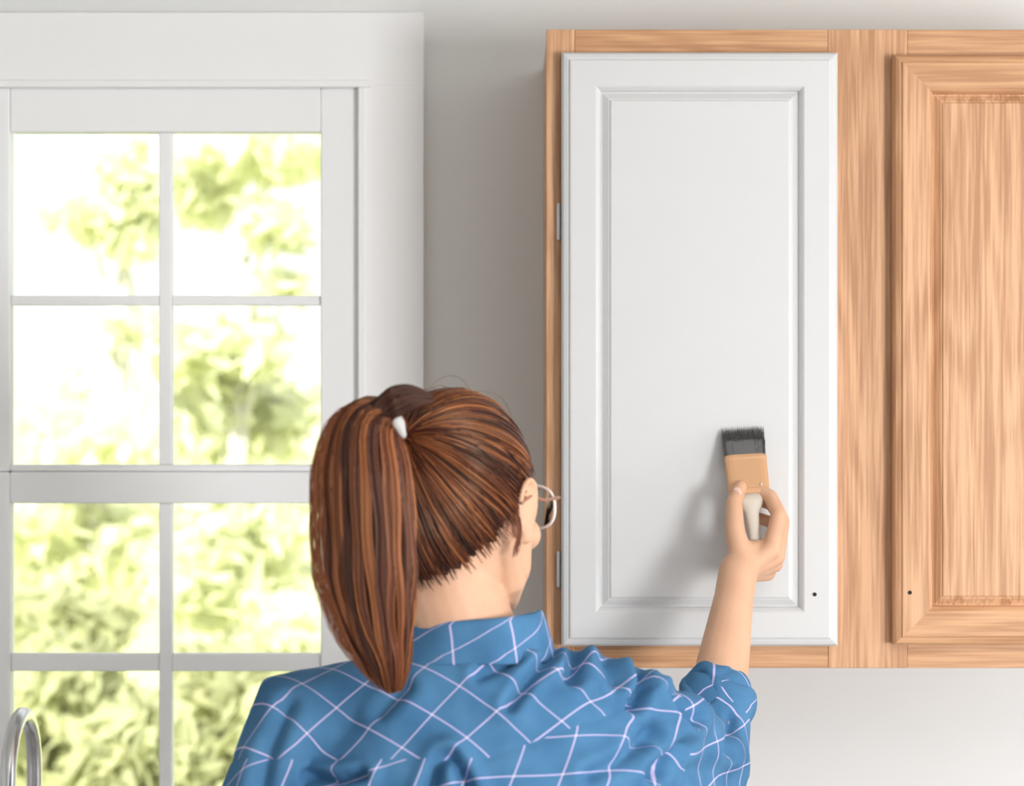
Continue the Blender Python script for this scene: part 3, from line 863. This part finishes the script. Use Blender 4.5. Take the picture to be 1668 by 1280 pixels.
def hairline(p):
    """p: local points (n,3) -> bool inside the hair area"""
    z = p[:, 2]
    lim = np.interp(z, [-.11, -.080, -.055, -.014, .004, .030, .055, .085, .12], [-.084, -.076, -.052, -.010, .010, .042, .060, .066, .05])
    nape = np.abs(p[:, 0]) * .35
    return p[:, 1] < lim + np.where(z < -.03, 0, 0)
def strands_mesh(polys, tones, r0, r1, name, parent, m, sides=3, taper=True):
    """polys: (n, k, 3) world points"""
    n_, k, _ = polys.shape
    T = np.gradient(polys, axis=1); T /= np.linalg.norm(T, axis=2)[..., None] + 1e-9
    ref = np.array([.3, 1, .2]); U = np.cross(T, ref); U /= np.linalg.norm(U, axis=2)[..., None] + 1e-9
    W = np.cross(T, U)
    rad = np.linspace(0, 1, k)[None, :, None]
    rad = (r0 * (1 - rad) + r1 * rad) * np.minimum(1, .35 + 5 * rad) * (np.minimum(1, .2 + 6 * (1 - rad)) if taper else 1)
    Vs = []
    for s in range(sides):
        a = 2 * math.pi * s / sides
        Vs.append(polys + (U * math.cos(a) + W * math.sin(a)) * rad)
    Vv = np.stack(Vs, 2).reshape(-1, 3)                 # n,k,sides
    base_i = (np.arange(n_)[:, None, None] * k + np.arange(k - 1)[None, :, None]) * sides
    s_ = np.arange(sides)[None, None, :]; s2 = (s_ + 1) % sides
    F = np.stack([base_i + s_, base_i + s2, base_i + sides + s2, base_i + sides + s_], -1).reshape(-1, 4)
    me = bpy.data.meshes.new(name)
    me.vertices.add(len(Vv)); me.vertices.foreach_set('co', Vv.astype(np.float32).ravel())
    me.loops.add(F.size); me.loops.foreach_set('vertex_index', F.astype(np.int32).ravel())
    me.polygons.add(len(F)); me.polygons.foreach_set('loop_start', (np.arange(len(F)) * 4).astype(np.int32))
    me.update(calc_edges=True); me.validate()
    at = me.attributes.new('tone', 'FLOAT', 'POINT'); at.data.foreach_set('value', np.repeat(tones, k * sides).astype(np.float32))
    return tag(link(name, me, m, parent, smooth=True), kind='stuff')
# scalp cap
nu, nv_ = 72, 48
vv_ = []; ff_ = []
for j in range(nv_ + 1):
    b = math.pi * j / nv_
    for i in range(nu):
        a = 2 * math.pi * i / nu
        vv_.append(HCn + HRr * np.array([math.cos(a) * math.sin(b), math.sin(a) * math.sin(b), math.cos(b)]))
vv_ = np.array(vv_)
ins = hairline(vv_ + np.array([0, .013, 0]))
for j in range(nv_):
    for i in range(nu):
        q = (j * nu + i, (j + 1) * nu + i, (j + 1) * nu + (i + 1) % nu, j * nu + (i + 1) % nu)
        if all(ins[k] for k in q): ff_.append(q)
me = bpy.data.meshes.new('hair'); me.from_pydata((HCw + vv_ @ RHn.T).tolist(), [], ff_)
at = me.attributes.new('tone', 'FLOAT', 'POINT'); at.data.foreach_set('value', np.full(len(vv_), .25, np.float32))
hair = link('hair', me, M_hair, person, smooth=True)
sl = hair.modifiers.new('thick', 'SOLIDIFY'); sl.thickness = .006; sl.offset = -1
tag(hair, 'auburn hair combed back to the ponytail')
# strands gathered to the tie
k = 18; N = 5200
d = nr.normal(size=(N * 3, 3)); d /= np.linalg.norm(d, axis=1)[:, None]
p = HCn + d * HRr
keep = hairline(p + np.array([0, 1.0, 0]) * np.abs(nr.normal(size=(len(p), 1))) * .008 - np.array([0, .003, 0])); d = d[keep][:N]; N = len(d)
t = np.linspace(0, 1, k)
dot = np.clip(d @ tie_d, -1, 1); om = np.arccos(dot)[:, None]
w0 = np.sin((1 - t)[None] * om) / (np.sin(om) + 1e-6); w1 = np.sin(t[None] * om) / (np.sin(om) + 1e-6)
D = w0[..., None] * d[:, None] + w1[..., None] * tie_d
D /= np.linalg.norm(D, axis=2)[..., None]
ncl = np.array([[mnoise.noise(Vector(x * 3.5)), mnoise.noise(Vector(x * 11 + np.array([5, 5, 5])))] for x in d])
lift = 1 + .030 * np.sin(np.pi * t)[None] * (0.6 + ncl[:, :1] * 1.6) + (.012 + .02 * nr.rand(N, 1)) + .05 * np.clip(t - .85, 0, 1)[None]
swirl = np.cross(D, tie_d) * (np.sin(np.pi * t)[None, :, None]) * (ncl[:, 1:2, None] * .13)
sag = np.array([0, 0, -1.0]) * (np.sin(np.pi * t) ** 1.2)[None, :, None] * .10 * np.clip(d[:, 1] + .4, 0, 1)[:, None, None]
Q = D + swirl + sag; Q /= np.linalg.norm(Q, axis=2)[..., None]
loc = HCn + Q * HRr * lift[..., None] + nr.normal(size=(N, 1, 3)) * .0008
Wp = HCw + loc @ RHn.T
tone = np.clip(.47 + ncl[:, 1] * 1.15 + ncl[:, 0] * .5 + nr.normal(size=N) * .15, 0, 1)
strands_mesh(Wp, tone, .00085, .0007, 'hair_strands', hair, M_hair)
# fly-aways
nf = 90; ii = nr.choice(N, nf)
off = nr.normal(size=(nf, 3)) * .006
fl_ = Wp[ii] + off[:, None] * np.sin(np.pi * t)[None, :, None] + (Wp[ii] - HCw) * .05 * np.sin(np.pi * t)[None, :, None] * nr.rand(nf, 1, 1)
strands_mesh(fl_, np.full(nf, .8), .0003, .0002, 'stray_hair', hair, M_hair)
# wisps beside the ear
wis = []
for i in range(26):
    a = np.array([.076, -.018 + nr.normal() * .003, -.004]); 
    wis.append([a + np.array([.004 + .003 * math.sin(3 * s) , -.002 * s + .004 * s * s * nr.normal() * .4, -.034 * s]) * 1.0 for s in np.linspace(0, 1.0 + .25 * nr.rand(), 8)])
strands_mesh(HCw + np.array(wis) @ RHn.T, nr.rand(26) * .5 + .35, .0006, .0003, 'wisp', hair, M_hair)

# ponytail
tieW = HCw + TIE @ RHn.T
Yp = 2.035
def W_(px_, py_, Y_): return np.array(P(px_, py_, Y_))
path = [tieW, W_(622, 684, 2.035), W_(598, 702, 2.01), W_(597, 760, 2.0), W_(602, 850, 2.0), W_(606, 940, 2.0), W_(616, 1020, 2.0), W_(630, 1080, 2.0), W_(638, 1128, 2.0)]
wid = [.010, .020, .032, .040, .0425, .042, .034, .022, .010]       # half width
dep = [.010, .018, .024, .026, .026, .024, .020, .014, .008]
path = np.array(path); s0 = np.linspace(0, 1, len(path)); kk = 30; s1 = np.linspace(0, 1, kk)
def catmull(P_, s):
    out = []
    n1 = len(P_) - 1
    for u in s:
        x_ = u * n1; i = min(int(x_), n1 - 1); f = x_ - i
        p0 = P_[max(i - 1, 0)]; p1 = P_[i]; p2 = P_[i + 1]; p3 = P_[min(i + 2, n1)]
        out.append(.5 * ((2 * p1) + (-p0 + p2) * f + (2 * p0 - 5 * p1 + 4 * p2 - p3) * f * f + (-p0 + 3 * p1 - 3 * p2 + p3) * f ** 3))
    return np.array(out)
C_ = catmull(path, s1); Wd = np.interp(s1, s0, wid); Dp = np.interp(s1, s0, dep)
tan = np.gradient(C_, axis=0); tan /= np.linalg.norm(tan, axis=1)[:, None]
side = np.cross(tan, np.array([0, 1.0, 0])); side /= np.linalg.norm(side, axis=1)[:, None]
nrm = np.cross(side, tan)
N2 = 5200
ang = nr.rand(N2) * 2 * np.pi; rr = np.sqrt(nr.rand(N2)) ** .7
end = np.clip(1.0 - .30 * nr.rand(N2) ** 2.0, .6, 1)
lock = np.floor(ang / (2 * np.pi) * 26)
end = np.clip(1.04 - .34 * nr.rand(N2) ** 1.5 - .10 * np.abs(np.sin(lock * 3.3)), .55, 1)
ph = lock * 1.7
polys = np.empty((N2, kk, 3))
ends = s1[None] * end[:, None]
for a_ in range(3): pass
for ci in range(3):
    Cc = np.interp(ends.ravel(), s1, C_[:, ci]).reshape(N2, kk)
    Sc = np.interp(ends.ravel(), s1, side[:, ci] * Wd).reshape(N2, kk)
    Nc = np.interp(ends.ravel(), s1, nrm[:, ci] * Dp).reshape(N2, kk)
    wob = .05 * np.sin(ends * 9 + ph[:, None]) + .05 * np.sin(ends * 23 + ph[:, None] * 2.3)
    wobr = (rr * np.cos(ang))[:, None] + wob * ends
    polys[:, :, ci] = Cc + Sc * wobr + Nc * ((rr * np.sin(ang))[:, None] + .4 * wob)
tone = np.clip(.60 + .28 * np.sin(lock * 2.1) * 1.15 + nr.normal(size=N2) * .16, 0, 1)
core = bmesh.new()
# ponytail body (solid core so the mass stays opaque)
rgs = []
for j in range(0, kk - 4):
    rgs.append([core.verts.new(C_[j] + (side[j] * Wd[j] * math.cos(q) + nrm[j] * Dp[j] * math.sin(q)) * .72 * (1 if j < kk - 8 else (kk - 3 - j) / 5 * .85)) for q in [2 * math.pi * i / 20 for i in range(20)]])
for a, b in zip(rgs, rgs[1:]):
    for i in range(20): core.faces.new((a[i], a[(i + 1) % 20], b[(i + 1) % 20], b[i]))
core.faces.new(rgs[0]); core.faces.new(rgs[-1])
pony = obj('ponytail', core, M_hair, person, smooth=True)
at = pony.data.attributes.new('tone', 'FLOAT', 'POINT'); at.data.foreach_set('value', np.full(len(pony.data.vertices), .3, np.float32))
tag(pony, 'long loose auburn ponytail')
strands_mesh(polys, tone, .0010, .0004, 'ponytail_strands', pony, M_hair)
# loose strands bowing out on the left
lo = []
for i in range(130):
    b0 = rng.uniform(.1, .3); b1 = rng.uniform(.7, .97); bow = rng.uniform(-.004, .015)
    pts_ = []
    for s in np.linspace(0, 1, 18):
        q = b0 + (b1 - b0) * s
        c = np.array([np.interp(q, s1, C_[:, ci]) for ci in range(3)]); sdv = np.array([np.interp(q, s1, side[:, ci] * Wd) for ci in range(3)])
        sg = 1 if (np.interp(.5, s1, side[:, 0]) < 0) else -1
        pts_.append(c + sdv * sg * .95 + np.array([-1, 0, 0]) * bow * math.sin(math.pi * s) + np.array([0, -.01 * rng.uniform(.8, 1.2), 0]))
    lo.append(pts_)
strands_mesh(np.array(lo), np.full(130, .8), .00045, .0002, 'stray_hair', pony, M_hair)
# tie: grey elastic, and a lock of hair wrapped above it
M_tie = mat('grey_elastic', (0.55, 0.54, 0.53), 0.7, bump=.4, bscale=300)
tc0 = Vector(C_[1]); tt = Vector(tan[1]); su = Vector(side[1]); nu_ = Vector(nrm[1])
bm = bmesh.new()
tube(bm, [P(634, 672, 2.028), P(641, 680, 2.014), P(648, 692, 2.010), P(656, 708, 2.018)], [.004, .0072, .0072, .0035], 12)
obj('hair_tie', bm, M_tie, pony, smooth=True)
# wrapped lock
wl = []
for i in range(420):
    ra = rng.uniform(-1, 1); rb = rng.uniform(-1, 1)
    c_ = [np.array(P(705, 648, 2.06)), np.array(P(675, 645, 2.035)), np.array(P(648, 652, 2.015)), np.array(P(630, 664, 2.012)), np.array(P(612, 690, 2.01))]
    wv = [.004, .010, .013, .013, .016]
    wl.append(catmull(np.array([c + np.array([ra * .35 * w, rb * w * .6, -ra * w]) for c, w in zip(c_, wv)]), np.linspace(0, 1, 14)))
strands_mesh(np.array(wl), nr.rand(420) * .35, .0010, .0008, 'wrapped_lock', pony, M_hair)

# ---- glasses
gls = empty('glasses', tuple(H(.03, .09, 0)))
tag(gls, 'thin clear-rimmed glasses worn by the woman', 'glasses')
M_rim = mat('clear_rim', (0.82, 0.78, 0.77), 0.2, spec=0.7)
M_temple = mat('brown_temple', (0.35, 0.16, 0.10), 0.3)
for s in (-1, 1):
    bm = bmesh.new()
    cen = (s * .036, .099, -.004)
    lp = [H(cen[0] + .029 * math.copysign(abs(math.cos(a)) ** .8, math.cos(a)), cen[1] - .004 * abs(math.cos(a)) * (1 if math.cos(a) * s > 0 else 0) * 2.4, cen[2] + .0215 * math.copysign(abs(math.sin(a)) ** .8, math.sin(a))) for a in [2 * math.pi * i / 36 for i in range(37)]]
    tube(bm, lp, .0016, 8); obj('rim', bm, M_rim, gls, smooth=True)
    bm = bmesh.new()
    vs2 = [bm.verts.new(p_) for p_ in lp[:-1]]; bm.faces.new(vs2)
    r2 = bmesh.ops.extrude_face_region(bm, geom=bm.faces[:]); bmesh.ops.translate(bm, verts=[v for v in r2['geom'] if isinstance(v, bmesh.types.BMVert)], vec=RH @ Vector((0, .0012, 0)))
    obj('lens', bm, M_glass, gls)
    bm = bmesh.new(); tube(bm, [H(s * .066, .091, .006), H(s * .073, .084, .007), H(s * .0765, .045, .006), H(s * .0815, .008, .012), H(s * .0825, -.012, .006)], .0017, 8)
    obj('temple', bm, M_temple, gls, smooth=True)
bm = bmesh.new(); tube(bm, [H(-.009, .100, .0), H(0, .104, .004), H(.009, .100, .0)], .0016, 8); obj('bridge', bm, M_rim, gls, smooth=True)

# ------------------------------------------------------------------ paint brush
br = empty('paintbrush', tuple(P(1218, 780, 2.55)))
tag(br, 'flat paintbrush with dark bristles touching the white door', 'paintbrush')
T0 = P(1208, 692, 2.5735); T1 = P(1214, 746, 2.558); T2 = P(1221, 808, 2.532)
axb = (T2 - T1).normalized(); wb = Vector((1, 0, .08)); wb = (wb - axb * wb.dot(axb)).normalized(); tb = axb.cross(wb).normalized()
def slab(bm, secs, n=20, pw=5):
    rings = []
    for c, hw, ht in secs:
        rr_ = []
        for k_ in range(n):
            a = 2 * math.pi * k_ / n; ca_, sa_ = math.cos(a), math.sin(a)
            rr_.append(bm.verts.new(c + wb * hw * math.copysign(abs(ca_) ** (2 / pw), ca_) + tb * ht * math.copysign(abs(sa_) ** (2 / pw), sa_)))
        rings.append(rr_)
    for a, b in zip(rings, rings[1:]):
        for k_ in range(n): bm.faces.new((a[k_], a[(k_ + 1) % n], b[(k_ + 1) % n], b[k_]))
    bm.faces.new(rings[0]); bm.faces.new(rings[-1])
M_ferrule = mat('copper_ferrule', (0.70, 0.40, 0.22), 0.42, metal=0.35, spec=.5)
M_handle = mat('brush_handle', (0.66, 0.60, 0.52), 0.35)
bm = bmesh.new()
slab(bm, [(T1 - axb * .001, .0245, .0085), (T1 + axb * .003, .0252, .009), (T1 + axb * .006, .0248, .0086), (T1.lerp(T2, .85), .0240, .0085), (T1.lerp(T2, .9), .0245, .009), (T2, .0235, .0085)])
obj('ferrule', bm, M_ferrule, br, bevel=.0004)
for sx in (-.014, .014):
    bm = bmesh.new(); c = T1.lerp(T2, .8) + wb * sx - tb * .0088 * (1 if tb.y > 0 else -1); ellipsoid(bm, c, (.0018, .001, .0018), None, 10, 6); obj('rivet', bm, M_steel, br, smooth=True)
bm = bmesh.new()
hd = (axb + Vector((.02, .12, 0))).normalized()
slab(bm, [(T2 - axb * .002, .0215, .0075), (T2 + hd * .010, .0150, .0078), (T2 + hd * .022, .0085, .0070), (T2 + hd * .045, .0065, .0060), (T2 + hd * .068, .0072, .0062), (T2 + hd * .080, .0055, .0050), (T2 + hd * .084, .003, .003)], pw=2.4)
obj('handle', bm, M_handle, br, smooth=True)
nb = 900
M_brist = mat('dark_bristles', (0.12, 0.12, 0.12), 0.6)
uu_ = nr.uniform(-1, 1, nb); vv2 = nr.uniform(-1, 1, nb); ll = np.clip(1 - .28 * nr.rand(nb) ** .6 * 1.0, .5, 1)
ll[:120] = nr.uniform(.9, 1.0, 120)
Tv = np.array(T1); axn_ = np.array(T0 - T1); wbn = np.array(wb); tbn = np.array(tb)
st = np.linspace(0, 1, 6)
bp_ = np.empty((nb, 6, 3))
for i in range(6):
    s = st[i] * ll * .96
    bp_[:, i] = Tv + axn_ * s[:, None] + wbn * (uu_ * (.0235 + .002 * s))[:, None] + tbn * (vv2 * (.0075 * (1 - .75 * s)))[:, None] + (nr.normal(size=(nb, 3)) * .0004)
bp_[:, :, 1] = np.minimum(bp_[:, :, 1], 2.5750)
bm = bmesh.new(); slab(bm, [(T1 + axb * .002, .0236, .0078), (T1 + (T0 - T1) * .3, .0240, .0062), (T1 + (T0 - T1) * .45, .0242, .0050), (T1 + (T0 - T1) * .52, .0236, .0036)])
bs = obj('bristles', bm, M_brist, br)
strands_mesh(bp_, nr.rand(nb), .00035, .00018, 'bristle_tips', bs, M_brist)
tag(bs, 'dark grey bristles')
